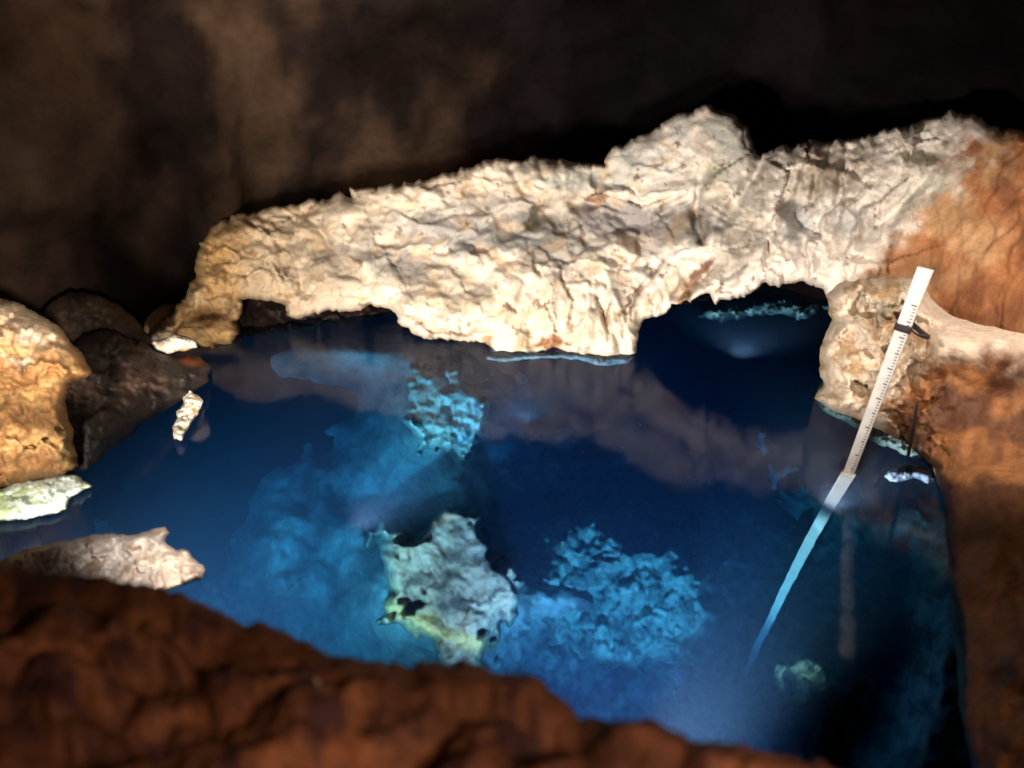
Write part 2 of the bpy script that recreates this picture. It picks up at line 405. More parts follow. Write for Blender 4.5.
# ================================================================== ROCK WITH THE STAFF (right)
but_poly = [(826, 296), (838, 284), (862, 280), (888, 277), (910, 280), (938, 292), (985, 297), (1090, 312), (1300, 330), (1300, 830), (972, 830), (955, 720), (948, 640),
    (944, 570), (940, 500), (926, 470), (900, 450), (880, 436), (850, 420), (822, 408), (812, 398), (823, 385), (819, 362), (823, 340), (831, 322)]

def but_depth(x, y):
    # foot of the rock follows the waterline, then it swells towards the viewer to the right
    bx = np.interp(y, [280, 340, 405, 435, 470, 520, 600, 700, 830], [830, 822, 818, 872, 928, 946, 958, 968, 985])
    yb = np.interp(x, [800, 820, 872, 928, 946, 958, 968, 985, 1090], [398, 405, 435, 462, 520, 600, 700, 800, 830])
    zw = wz(x, np.maximum(yb, 395))
    zl = sum(np.interp(y + k, [280, 330, 400, 440], [6.3, 5.95, 6.12, 5.75]) for k in range(-28, 29, 4)) / 15.0
    fw = sstep(405, 480, y); far = zl * (1 - fw) + fw * wz(x, 405 + 395 * np.clip((y - 405) / 395, 0, 1)) * 0.99
    s = np.clip(x - bx, 0, 200)
    swell = 0.85 * (1 - np.exp(-s / 70.0)) * sum(np.interp(y + k, [280, 340, 500, 700], [0.6, 1.0, 0.75, 0.5]) for k in range(-28, 29, 4)) / 15.0
    z = far - swell
    shelf = sstep(345, 296, y) * sstep(905, 960, x)          # rounded pale shelf on top, leaning back
    return z + 0.75 * shelf

def but_relief(x, y, sd):
    near = sstep(900, 960, x)
    wx, wy = warp(x, y, 12, 40, 103)
    r = (1 - near) * (0.16 * facets(p3(wx, wy, 34.0, 0.9, 1.3, 105.0)) - 0.08 * ridged(p3(wx, wy, 30.0, seed=107.0), 5, 0.55) + 0.03 * fbm(p3(x, y, 9.0, seed=109.0), 4, 0.6))
    r = r + near * (0.10 * fbm(p3(x, y, 70.0, seed=111.0), 3) + 0.03 * fbm(p3(x, y, 26.0, seed=113.0), 3))
    for pts, w, d in (([(850, 312), (870, 318), (905, 312)], 6, 0.16), ([(905, 318), (930, 330)], 8, 0.16), ([(895, 350), (880, 380), (860, 400)], 8, 0.12), ([(925, 345), (905, 390), (900, 430)], 12, 0.2)):
        r = r + d * np.exp(-(stroke(wx, wy, pts) / w) ** 2)
    return r

def but_tint(x, y):
    wx, wy = warp(x, y, 20, 40, 121); fine = fbm(p3(x, y, 20.0, seed=123.0), 5, 0.65); n = fbm(p3(x, y, 60.0, seed=125.0), 4)
    T = np.tile(np.array([0.60, 0.49, 0.38]), (len(x), 1))
    T = mixc(T, (0.36, 0.22, 0.10), sstep(0.0, 0.45, fine) * 0.8)
    T = mixc(T, (0.27, 0.25, 0.19), np.exp(-blob(wx, wy, 885, 312, 22, 9)) * 0.9)
    T = mixc(T, (0.25, 0.14, 0.06), np.exp(-blob(wx, wy, 915, 335, 28, 16)) * 0.9)
    T = mixc(T, (0.14, 0.07, 0.035), sstep(380, 430, wy) * sstep(865, 895, wx) * 0.85)
    col = sstep(-14, 34, wx - np.interp(y, [280, 300, 345, 380, 430], [1200, 1010, 925, 905, 890]))
    rust = mixc(np.tile(np.array([0.34, 0.145, 0.055]), (len(x), 1)), (0.10, 0.04, 0.022), sstep(-0.25, 0.45, n + 0.4 * np.exp(-blob(x, y, 930, 420, 40, 90))) * 0.9)
    T = T * (1 - col[:, None]) + rust * col[:, None]
    T = mixc(T, (0.70, 0.56, 0.44), sstep(26, -14, wy - np.interp(x, [925, 960, 1030, 1090], [345, 346, 356, 362])) * sstep(915, 945, wx) * 0.95)
    T = mixc(T, (0.42, 0.44, 0.36), sstep(3, -5, np.interp(x, [810, 850, 880, 930], [407, 420, 436, 462]) - wy) * (1 - sstep(925, 945, x)) * 0.9)
    return np.clip(T, 0.015, 0.85)

o = outline_rock('rock_buttress', but_poly, but_depth, but_relief, but_tint, M_ROCK, step=1.9, er=20, eR=0.45, thick=1.0, tr=60, jag=2.2, seed=2.0)
tag(o, 'pale topped rust brown rock rising from the water behind the white measuring staff', 'rock')

# ================================================================== ROCKS ON THE LEFT BANK
def simple_rock(name, poly, zfun, tintfun, label, amp=0.14, scale=34.0, step=2.0, er=16, eR=0.3, thick=0.9, seed=10.0, mat=None, jag=2.6, smooth=0.0):
    def rel(x, y, sd):
        wx, wy = warp(x, y, 0.3 * scale, scale, seed + 1)
        return (amp * facets(p3(wx, wy, scale, 0.9, 1.4, seed + 2)) - 0.6 * amp * ridged(p3(wx, wy, scale * 0.8, 0.8, 1.4, seed + 3), 5, 0.55)
                + 0.2 * amp * fbm(p3(x, y, scale * 0.25, seed=seed + 4), 4, 0.6) * (1 - smooth))
    ob = outline_rock(name, poly, zfun, rel, tintfun, mat or M_ROCK, step=step, er=er, eR=eR, thick=thick, tr=50, jag=jag, seed=seed)
    return tag(ob, label, 'rock')

def lt(x, y):
    wx, wy = warp(x, y, 22, 40, 201); n = fbm(p3(x, y, 40.0, 0.7, 1.5, 203.0), 5, 0.6)
    T = np.tile(np.array([0.46, 0.25, 0.10]), (len(x), 1))
    T = mixc(T, (0.60, 0.40, 0.16), sstep(0.0, 0.5, n))
    T = mixc(T, (0.66, 0.52, 0.37), sstep(352, 318, wy) * 0.8)
    T = mixc(T, (0.72, 0.64, 0.52), np.exp(-blob(wx, wy, 40, 338, 18, 7, 0.5)) + np.exp(-blob(wx, wy, 18, 358, 24, 5)) * 0.9)
    T = mixc(T, (0.20, 0.07, 0.025), sstep(445, 468, wy) * 0.85)
    T = mixc(T, (0.62, 0.52, 0.33), sstep(1.2, 0.4, blob(wx, wy, 112, 350, 10, 16)) * 0.9)
    T = mixc(T, (0.26, 0.10, 0.03), sstep(0.25, 0.6, fbm(p3(x, y, 24.0, 0.8, 1.6, 207.0), 4, 0.6)) * 0.8)
    return np.clip(T, 0.02, 0.85)

simple_rock('boulder', [(-60, 285), (0, 298), (22, 306), (45, 316), (60, 330), (78, 348), (92, 372), (70, 385), (66, 400), (72, 430), (76, 455), (82, 468), (60, 478), (30, 484), (0, 492), (-60, 500)],
    lambda x, y: np.interp(y, [290, 330, 380, 450, 500], [5.3, 5.0, 4.8, 4.75, 4.85]) + (60 - np.minimum(x, 60)) * -0.001, lt,
    'golden orange boulder with white crusted top at the water edge', amp=0.12, scale=38, seed=21.0, er=22, eR=0.5)

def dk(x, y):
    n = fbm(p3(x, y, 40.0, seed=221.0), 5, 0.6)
    T = mixc(np.tile(np.array([0.014, 0.009, 0.007]), (len(x), 1)), (0.085, 0.05, 0.036), sstep(-0.3, 0.5, n) * sstep(440, 370, y))  # shade put into the tint, near black towards the water
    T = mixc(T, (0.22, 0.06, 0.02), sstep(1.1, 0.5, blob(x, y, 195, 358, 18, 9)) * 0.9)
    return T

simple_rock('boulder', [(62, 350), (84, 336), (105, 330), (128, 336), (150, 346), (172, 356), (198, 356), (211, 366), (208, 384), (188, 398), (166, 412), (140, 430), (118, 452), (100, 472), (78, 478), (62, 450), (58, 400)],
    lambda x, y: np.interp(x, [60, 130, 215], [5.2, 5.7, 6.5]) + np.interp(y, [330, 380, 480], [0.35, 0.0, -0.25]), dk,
    'boulder tinted dark brown as if in shade between the golden boulder and the pool', amp=0.08, scale=46, seed=31.0, er=18, eR=0.4, mat=M_ROCK)

def pale(x, y):
    n = fbm(p3(x, y, 16.0, seed=231.0), 4, 0.6)
    return mixc(np.tile(np.array([0.74, 0.66, 0.54]), (len(x), 1)), (0.5, 0.32, 0.17), sstep(0.1, 0.6, n))

simple_rock('rock_slab', [(150, 343), (164, 338), (176, 334), (186, 337), (197, 341), (198, 347), (184, 352), (166, 353), (154, 349)],
    lambda x, y: 6.35 + 0 * x, pale, 'small bright white slab lying on top of the dark brown boulder', amp=0.05, scale=14, step=1.2, er=6, eR=0.12, thick=0.35, seed=41.0, jag=1.6)

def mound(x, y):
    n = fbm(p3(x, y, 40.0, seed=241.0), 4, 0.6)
    return mixc(np.tile(np.array([0.03, 0.02, 0.013]), (len(x), 1)), (0.085, 0.055, 0.034), sstep(-0.2, 0.5, n))  # shadow of the gap put into the dark tint

simple_rock('rock', [(180, 388), (188, 384), (193, 394), (203, 399), (203, 406), (197, 416), (190, 427), (180, 441), (173, 439), (173, 428), (178, 420), (176, 412), (183, 402)],  # shard added in place of the slab's reflection
    lambda x, y: wz(x, y, 0.07), pale, 'white shard standing in for the bright slab reflected in the water before the dark brown boulder', amp=0.05, scale=12, step=1.0, er=4, eR=0.1, thick=0.3, seed=45.0, jag=2.2)
simple_rock('rock_mound', [(30, 330), (48, 305), (70, 292), (98, 294), (122, 306), (140, 326), (158, 345), (150, 372), (90, 372), (40, 362)],
    lambda x, y: 6.9 + 0 * x, mound, 'dim greyish brown mound in the gap behind the golden boulder', amp=0.10, scale=50, er=24, eR=0.5, thick=1.0, seed=51.0, smooth=1.0)

# bright flowstone at the foot of the golden boulder
def flow(x, y):
    n = fbm(p3(x, y, 18.0, 0.6, 1.4, 251.0), 4, 0.6)
    T = mixc(np.tile(np.array([0.78, 0.79, 0.74]), (len(x), 1)), (0.46, 0.52, 0.28), sstep(0.1, 0.7, n + 0.9 * sstep(35, -10, x)))
    return mixc(T, (0.12, 0.18, 0.10), sstep(0.42, 0.6, fbm(p3(x, y, 12.0, 0.8, 1.2, 257.0), 3)) * 0.8)
simple_rock('flowstone', [(-40, 486), (0, 488), (24, 480), (50, 477), (76, 474), (84, 478), (92, 486), (82, 492), (72, 497), (66, 508), (50, 514), (28, 520), (8, 520), (-40, 524)],
    lambda x, y: wz(x, y, 0.05), flow, 'glaring greenish white flowstone at the foot of the golden boulder', amp=0.03, scale=16, step=1.3, er=6, eR=0.1, thick=0.5, seed=61.0, jag=2.4)

# pale rock beyond the near bank
def pr(x, y):
    n = fbm(p3(x, y, 26.0, seed=261.0), 5, 0.6)
    T = mixc(np.tile(np.array([0.56, 0.47, 0.38]), (len(x), 1)), (0.34, 0.31, 0.28), sstep(170, 120, x + 25 * n))
    return mixc(T, (0.22, 0.15, 0.10), sstep(0.25, 0.6, n) * 0.7)
simple_rock('rock', [(20, 552), (50, 544), (85, 536), (105, 534), (128, 535), (148, 533), (154, 528), (166, 528), (169, 534), (164, 542), (176, 550), (190, 550), (194, 558), (202, 564), (205, 572), (200, 580), (170, 590), (120, 600), (40, 600), (0, 590), (-10, 565)],
    lambda x, y: wz(x, y, 0.22) - 0.03, pr, 'pale jagged rock just above the water beyond the brown bank', amp=0.07, scale=26, step=1.5, er=8, eR=0.22, thick=0.6, seed=71.0, jag=2.2)

# back rocks seen through the two arches, tinted near black for the shade
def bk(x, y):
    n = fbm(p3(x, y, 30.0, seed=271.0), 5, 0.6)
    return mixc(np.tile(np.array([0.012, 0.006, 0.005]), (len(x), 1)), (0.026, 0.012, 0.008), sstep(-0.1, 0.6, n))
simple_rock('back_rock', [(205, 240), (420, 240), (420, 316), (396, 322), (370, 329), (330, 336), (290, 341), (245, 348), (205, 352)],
    lambda x, y: np.interp(y, [240, 310, 350], [9.4, 8.35, 7.95]) + np.interp(x, [240, 400], [-0.1, 0.4]), bk, 'recess rock tinted dark for shade under the low arch on the golden side of the wall', amp=0.12, scale=30, seed=81.0, eR=0.2)
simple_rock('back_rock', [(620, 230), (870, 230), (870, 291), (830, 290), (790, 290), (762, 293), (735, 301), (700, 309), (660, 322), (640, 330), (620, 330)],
    lambda x, y: np.interp(y, [230, 290, 330], [10.4, 9.55, 8.6]), bk, 'recess rock tinted dark for shade under the high arch beside the staff', amp=0.12, scale=30, seed=91.0, eR=0.2)

# ================================================================== NEAR BANK (foreground, out of focus)
bank_poly = [(-220, 540), (-60, 552), (0, 558), (40, 563), (75, 572), (120, 578), (165, 584), (205, 600), (235, 612), (262, 612), (290, 622), (320, 640), (360, 650),
    (400, 656), (440, 652), (470, 654), (492, 668), (530, 676), (552, 690), (580, 708), (615, 716), (645, 714), (672, 722), (700, 738), (745, 742), (790, 752), (840, 760), (900, 768), (990, 778), (1130, 790), (1130, 1050), (-220, 1050)]
def bank_depth(x, y):
    return wz(x, y, 1.15) * np.interp(x, [-200, 500, 1100], [1.0, 0.98, 0.95])
def bank_relief(x, y, sd): return 0 * x
def bank_lift(x, y, sd):
    edge = sstep(0, 46, sd)
    wx, wy = warp(x, y, 16, 70, 303)
    r = 0.12 * fbm(p3(wx, wy, 95.0, 0.8, 1.5, 305.0), 3, 0.4) + 0.03 * (0.5 - worley(p3(wx, wy, 62.0, 0.7, 1.4, 307.0))[0]) + 0.006 * fbm(p3(x, y, 18.0, seed=309.0), 3)
    return r * (0.35 + 0.65 * edge) - 0.02 * (1 - edge) ** 2
def bank_tint(x, y):
    n = fbm(p3(x, y, 90.0, seed=311.0), 4, 0.55); n2 = fbm(p3(x, y, 60.0, seed=313.0), 4, 0.6)
    T = mixc(np.tile(np.array([0.155, 0.058, 0.024]), (len(x), 1)), (0.30, 0.115, 0.045), sstep(-0.1, 0.5, n))
    T = mixc(T, (0.06, 0.024, 0.024), sstep(0.0, 0.5, n2) * 0.85)
    return T
o = outline_rock('rock_bank', bank_poly, bank_depth, bank_relief, bank_tint, M_NEAR, step=4.0, er=20, eR=0.05, tr=80, jag=4.0, seed=3.0, drop=(0, -0.25, -0.75), lift=bank_lift)
tag(o, 'dark reddish brown rock bank sloping across the near side of the pool', 'rock bank')

# ================================================================== SUBMERGED ROCKS AND LAKE BED
def bed_d(x, y):
    """depth of the lake floor: deep in the middle, rising in knobbly shoals and towards the banks"""
    g = lambda cx, cy, rx, ry: np.exp(-blob(x, y, cx, cy, rx, ry))
    lo = fbm(p3(x, y, 170.0, seed=501.0), 3)
    d = 3.9 + 1.0 * lo
    d = d - 2.3 * g(440, 585, 105, 80) - 1.2 * g(630, 610, 150, 80) - 0.8 * g(640, 710, 170, 70) - 2.9 * g(448, 405, 75, 70) - 0.5 * g(340, 440, 150, 90) + 1.6 * g(750, 665, 60, 60)
    d = d - 2.2 * g(320, 350, 130, 32) - 2.6 * g(780, 304, 110, 22) - 1.6 * g(815, 690, 40, 30)
    d = d - 3.6 * sstep(900, 1010, x + 0.25 * (y - 480)) - 2.0 * sstep(60, -40, x) - 0.8 * sstep(640, 900, y)
    d = np.maximum(d, 0.35 + 0.25 * d * 0.2)
    k = np.clip(d / 4.0, 0.15, 1.0) * (0.45 + 0.55 * sstep(380, 520, x))
    wx, wy = warp(x, y, 12, 36, 507)
    d = d + k * (0.42 * (worley(p3(wx, wy, 40.0, seed=511.0))[0] - 0.5) + 0.26 * (worley(p3(wx, wy, 17.0, seed=513.0))[0] - 0.5) - 0.35 * ridged(p3(wx, wy, 70.0, seed=515.0), 5, 0.55) + 0.06 * fbm(p3(x, y, 8.0, seed=517.0), 3))
    return np.maximum(d, 0.12)
gx, gy = np.meshgrid(np.arange(-260, 1290, 3.0), np.concatenate([np.arange(288, 420, 2.0), np.arange(420, 960, 3.0)]))
X = gx.ravel(); Y = gy.ravel()
V = bedpoint(X, Y, bed_d(X, Y))
idx = np.arange(len(X)).reshape(gx.shape)
q = np.stack([idx[:-1, :-1], idx[1:, :-1], idx[1:, 1:], idx[:-1, 1:]], -1).reshape(-1, 4)
n = fbm(p3(X, Y, 60.0, seed=521.0), 5, 0.6); n2 = fbm(p3(X, Y, 20.0, seed=523.0), 5, 0.65)
T = mixc(np.tile(np.array([0.46, 0.47, 0.42]), (len(X), 1)), (0.22, 0.23, 0.21), sstep(-0.2, 0.5, n))
T = mixc(T, (0.10, 0.11, 0.10), sstep(0.0, 0.5, n2) * 0.7 * sstep(380, 520, X))
structure(mesh_obj('lake_bed', V, q, M_BED, tint=T))

def ball_rock(name, c, r, label, tintcol, amp=0.35, seed=1.0, cat='rock', group=None, n=70, dark=(0.2, 0.17, 0.12)):
    lat = np.linspace(0, math.pi, n); lon = np.linspace(0, 2 * math.pi, 2 * n, endpoint=False)
    V = [[0, 0, 1]]
    for a in lat[1:-1]:
        for b in lon: V.append([math.sin(a) * math.cos(b), math.sin(a) * math.sin(b), math.cos(a)])
    V.append([0, 0, -1]); V = np.array(V); m = len(lon); Fc = []
    for j in range(m): Fc.append((0, 1 + j, 1 + (j + 1) % m))
    for i in range(n - 3):
        for j in range(m):
            a = 1 + i * m + j; b = 1 + i * m + (j + 1) % m; Fc.append((a, a + m, b + m, b))
    last = len(V) - 1; s = 1 + (n - 3) * m
    for j in range(m): Fc.append((last, s + (j + 1) % m, s + j))
    d = 1 + amp * (facets(V * 1.6 + seed) * 0.55 + 0.55 * ridged(V * 1.3 + seed + 3, 5, 0.55) + 0.25 * fbm(V * 5 + seed, 4, 0.6))
    W = V * d[:, None] * np.array(r) + np.array(c)
    t = fbm(V * 2.5 + seed * 3, 5, 0.6)
    T = mixc(np.tile(np.array(tintcol, float), (len(V), 1)), dark, sstep(0.0, 0.5, t) * 0.8)
    return tag(mesh_obj(name, W, Fc, M_BED, tint=T), label, cat, group)

def sunk(name, poly, d, label, tint, amp=0.12, scale=26.0, seed=400.0, edge=0.9, er=22, step=1.8, jag=4.0, thick=0.5, parent=None):
    def rel(x, y, sd):
        wx, wy = warp(x, y, 0.5 * scale, scale, seed + 1)
        return -amp * ridged(p3(wx, wy, scale, 0.9, 1.2, seed + 2), 5, 0.55) + 0.7 * amp * facets(p3(wx, wy, scale * 0.9, seed=seed + 3))
    ob = outline_rock(name, poly, d, rel, tint, M_BED, step=step, er=er, eR=edge, thick=thick, tr=40, jag=jag, seed=seed, proj=bedpoint, parent=parent)
    return tag(ob, label, 'rock') if parent is None else ob

def t_cloud(x, y):
    wx, wy = warp(x, y, 30, 40, 411); n = fbm(p3(x, y, 30.0, seed=413.0), 5, 0.65)
    T = mixc(np.tile(np.array([0.46, 0.38, 0.28]), (len(x), 1)), (0.13, 0.11, 0.09), sstep(-0.1, 0.5, n))
    T = mixc(T, (0.80, 0.56, 0.22), np.exp(-(stroke(wx * 0.5 + x * 0.5, wy * 0.5 + y * 0.5, [(375, 595), (415, 622), (455, 636), (490, 650)]) / 12) ** 2) * 0.9)
    T = mixc(T, (0.60, 0.58, 0.50), np.exp(-blob(wx, wy, 445, 530, 40, 18)) * 0.7)  # reflected mist painted into the colour
    T = mixc(T, (0.75, 0.64, 0.46), sstep(1.3, 0.6, blob(wx, wy, 505, 602, 20, 18)) * 0.9)
    return mixc(T, (0.05, 0.05, 0.06), np.exp(-blob(wx, wy, 432, 592, 22, 16)) * 0.9)
def mound_rock(label, cx, cy, rx, ry, rot, dtop, dfoot, tint, amp=0.1, scale=30.0, seed=600.0, step=1.8, lump=0.3):
    """sunken rock swelling out of the lake floor: its flanks run down below the bed around it"""
    ph = np.linspace(0, 2 * math.pi, 40, endpoint=False); c_, s_ = math.cos(rot), math.sin(rot)
    poly = [(cx + 1.45 * (rx * math.cos(t) * c_ - ry * math.sin(t) * s_), cy + 1.45 * (rx * math.cos(t) * s_ + ry * math.sin(t) * c_)) for t in ph]
    def dep(x, y):
        wx, wy = warp(x, y, lump * min(rx, ry), 1.1 * min(rx, ry), seed + 9)
        rho = np.sqrt(blob(wx, wy, cx, cy, rx, ry, rot))
        return dtop(x, y) + (dfoot - dtop(x, y)) * sstep(0.7, 1.4, rho) ** 1.2
    def rel(x, y, sd):
        wx, wy = warp(x, y, 0.4 * scale, scale, seed + 1)
        return amp * (2.2 * (worley(p3(wx, wy, scale, seed=seed + 2))[0] - 0.5) + 0.9 * (worley(p3(wx, wy, scale * 0.42, seed=seed + 3))[0] - 0.5) - 0.5 * ridged(p3(wx, wy, scale * 1.6, seed=seed + 4), 4, 0.5))
    ob = outline_rock('submerged_rock', poly, dep, rel, tint, M_BED, step=step, er=6, eR=0.0, thick=0.4, tr=40, jag=0.5, seed=seed, proj=bedpoint)
    return tag(ob, label, 'rock')
mound_rock('beige mound under the water standing in for a cloudy reflection before the near bank, yellowish along its lower rim', 448, 580, 88, 66, 0.6,
    lambda x, y: np.interp(y, [490, 540, 600, 660], [0.5, 0.68, 0.98, 1.3]), 5.2, t_cloud, amp=0.05, scale=40, seed=612.0, lump=0.62)  # mound added in place of a reflection of lit ceiling

def t_plain(c, dark, seed, s=24.0, lo=-0.1, hi=0.5):
    def f(x, y): return mixc(np.tile(np.array(c), (len(x), 1)), dark, sstep(lo, hi, fbm(p3(x, y, s, seed=seed), 5, 0.65)))
    return f
mound_rock('bright turquoise rock under the water below the hanging lobe of the wall', 448, 408, 40, 52, -0.5, lambda x, y: np.interp(y, [345, 460], [0.5, 1.2]), 5.0,
    t_plain((0.62, 0.64, 0.55), (0.3, 0.34, 0.3), 421.0), amp=0.10, scale=22, seed=620.0, lump=0.5)
mound_rock('broad knobbly teal reef under the water to the staff side of the beige mound', 618, 600, 112, 74, 0.1, lambda x, y: np.interp(y, [530, 700], [1.7, 2.6]), 4.2,
    t_plain((0.34, 0.46, 0.36), (0.13, 0.18, 0.15), 431.0, 18.0, -0.4, 0.5), amp=0.10, scale=24, seed=630.0)
mound_rock('small faint beige rock under the water near the lower end of the staff', 805, 680, 34, 28, 0.3, lambda x, y: np.interp(y, [650, 710], [1.6, 2.1]), 4.5,
    t_plain((0.44, 0.36, 0.22), (0.09, 0.09, 0.08), 441.0, 22.0, -0.2, 0.4), amp=0.10, scale=20, seed=640.0)
sunk('submerged_rock', [(700, 304), (730, 300), (760, 297), (790, 294), (822, 292), (836, 300), (836, 312), (800, 318), (760, 318), (720, 322), (700, 318)],
    lambda x, y: 0.35 + 0 * x, 'teal streaked shoal under the water at the back of the high arch', t_plain((0.60, 0.64, 0.56), (0.10, 0.12, 0.12), 445.0, 15.0, -0.25, 0.25), amp=0.14, scale=14, edge=0.8, er=8, step=1.4, seed=447.0)
sunk('submerged_rock', [(884, 476), (892, 468), (905, 462), (920, 466), (934, 472), (940, 480), (930, 484), (915, 480), (902, 482), (890, 482)],  # blue glare on the water, put in as a pale tinted rock
    lambda x, y: 0.08 + 0 * x, 'bluish white rock standing in for a glare on the water at the foot of the rust brown rock', t_plain((0.60, 0.70, 0.92), (0.16, 0.22, 0.42), 451.0, 14.0, -0.1, 0.4), amp=0.06, scale=12, edge=0.3, er=8, step=1.2, jag=2.0, thick=0.3, seed=450.0)
wall = bpy.data.objects['cave_wall']; but = bpy.data.objects['rock_buttress']
sunk('submerged_lip', [(484, 346), (492, 356), (520, 354), (545, 353), (575, 353), (600, 355), (628, 354), (634, 358), (628, 364), (605, 366), (585, 361), (560, 358), (530, 359), (505, 362), (486, 360)],
    lambda x, y: 0.06 + 0 * x, '', t_plain((0.7, 0.72, 0.66), (0.4, 0.42, 0.38), 461.0, 14.0), amp=0.04, scale=12, edge=0.2, er=5, step=1.2, jag=1.5, thick=0.1, seed=460.0, parent=wall)
sunk('submerged_lip', [(816, 398), (850, 408), (872, 420), (900, 434), (925, 445), (940, 456), (936, 474), (920, 462), (900, 452), (880, 446), (868, 436), (845, 422), (822, 412)],
    lambda x, y: 0.24 + 0 * x, '', t_plain((0.68, 0.70, 0.62), (0.36, 0.40, 0.34), 471.0, 14.0), amp=0.05, scale=14, edge=0.3, er=6, step=1.2, jag=2.0, thick=0.3, seed=470.0, parent=but)

# ================================================================== WATER
def water_mat():
    m, nt, out = new_mat('cave_water'); L = nt.links.new
    rf = nd(nt, 'ShaderNodeBsdfRefraction', Roughness=0.0, IOR=1.333); gl = nd(nt, 'ShaderNodeBsdfGlossy', Roughness=0.07)
    gl.inputs['Color'].default_value = (0.78, 0.84, 1.0, 1)
    tc = nd(nt, 'ShaderNodeTexCoord')
    n = nd(nt, 'ShaderNodeTexNoise', Scale=2.4, Detail=3.0, Roughness=0.5); L(tc.outputs['Object'], n.inputs['Vector'])
    bp = nd(nt, 'ShaderNodeBump', Strength=0.075, Distance=0.04); L(n.outputs[0], bp.inputs['Height'])
    fr = nd(nt, 'ShaderNodeFresnel', IOR=1.333); L(bp.outputs[0], fr.inputs['Normal']); L(bp.outputs[0], gl.inputs['Normal']); L(bp.outputs[0], rf.inputs['Normal'])
    k = nd(nt, 'ShaderNodeMath', operation='MULTIPLY'); k.inputs[1].default_value = 0.6; L(fr.outputs[0], k.inputs[0])
    g = nd(nt, 'ShaderNodeMixShader'); L(k.outputs[0], g.inputs[0]); L(rf.outputs[0], g.inputs[1]); L(gl.outputs[0], g.inputs[2])
    L(g.outputs[0], out.inputs[0])
    ab = nd(nt, 'ShaderNodeVolumeAbsorption', Density=0.60); ab.inputs['Color'].default_value = (0.22, 0.72, 0.90, 1)
    sc_ = nd(nt, 'ShaderNodeVolumeScatter', Density=0.044, Anisotropy=0.0); sc_.inputs['Color'].default_value = (0.35, 0.55, 1.0, 1)
    ad = nd(nt, 'ShaderNodeAddShader'); L(ab.outputs[0], ad.inputs[0]); L(sc_.outputs[0], ad.inputs[1]); L(ad.outputs[0], out.inputs['Volume'])
    return m
x0, x1, y0, y1, zb = -8.5, 8.5, -1.8, 12.3, -7.8
V = [(x0, y0, 0), (x1, y0, 0), (x1, y1, 0), (x0, y1, 0), (x0, y0, zb), (x1, y0, zb), (x1, y1, zb), (x0, y1, zb)]
structure(mesh_obj('water', V, [(0, 1, 2, 3), (7, 6, 5, 4), (0, 4, 5, 1), (1, 5, 6, 2), (2, 6, 7, 3), (3, 7, 4, 0)], water_mat(), smooth=False))

# ================================================================== CAVE SHELL
def shell():
    n = 170; lat = np.linspace(0.02, math.pi - 0.02, n); lon = np.linspace(0, 2 * math.pi, 2 * n, endpoint=False)
    A, B = np.meshgrid(lat, lon, indexing='ij')
    D = np.stack([np.sin(A) * np.cos(B), np.sin(A) * np.sin(B), np.cos(A)], -1).reshape(-1, 3)
    r = 1 + 0.10 * fbm(D * 2.2 + 3, 4, 0.5) - 0.06 * fbm(D * np.array([5.0, 5.0, 1.4]) + 8, 3, 0.45) 
    W = D * r[:, None] * np.array([6.3, 5.9, 5.2]) + np.array([0, 4.3, 0.0])
    idx = np.arange(len(D)).reshape(n, 2 * n); jn = np.roll(idx, -1, 1)
    q = np.stack([idx[:-1], jn[:-1], jn[1:], idx[1:]], -1).reshape(-1, 4)
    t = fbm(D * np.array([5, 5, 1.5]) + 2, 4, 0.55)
    T = mixc(np.tile(np.array([0.005, 0.004, 0.0045]), (len(D), 1)), (0.04, 0.025, 0.017), (0.12 + 0.88 * sstep(-0.25, 0.35, t)) * (0.08 + 0.92 * sstep(0.10, -0.2, D[:, 0])))  # unlit dark put into the tint, near black on the right
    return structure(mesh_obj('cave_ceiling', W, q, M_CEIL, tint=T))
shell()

# ================================================================== MEASURING STAFF
M_STAFF = simple_mat('white_staff_paint', (0.60, 0.575, 0.565), 0.45, 0.14, 9)
M_SLEEVE = simple_mat('white_sleeve_plastic', (0.80, 0.82, 0.80), 0.4, 0.2, 7)
M_INK = simple_mat('black_print', (0.05, 0.045, 0.05), 0.6)
M_STRAP = simple_mat('dark_strap', (0.022, 0.016, 0.016), 0.8)
M_STEEL = simple_mat('dark_rod', (0.04, 0.035, 0.03), 0.6, 0.3, 40)

top = P(np.array(925.5), np.array(269.0), np.array(4.55)); wl = wp(848, 475)
ax = wl - top; Ltop = np.linalg.norm(ax); ax = ax / Ltop
side = np.cross(ax, FW); side /= np.linalg.norm(side)
if side[0] < 0: side = -side
# turn the section so the broad face looks a little left of the viewer and one narrow face shows on the right
nrm = np.cross(side, ax); nrm /= np.linalg.norm(nrm)
if nrm[1] > 0: nrm = -nrm
th = math.radians(33)
s2 = side * math.cos(th) + nrm * math.sin(th); n2 = nrm * math.cos(th) - side * math.sin(th)
LEN = Ltop + 3.45
def along(s): return top + ax * s
def taper(s): return np.interp(s, [0, Ltop, Ltop + 0.02, LEN], [0.088, 0.062, 0.062, 0.05])
root = bpy.data.objects.new('measuring_staff', None); COL.objects.link(root); root.location = along(LEN).tolist()
tag(root, 'tall white graduated measuring staff leaning into the blue water', 'measuring staff')
base = along(LEN)

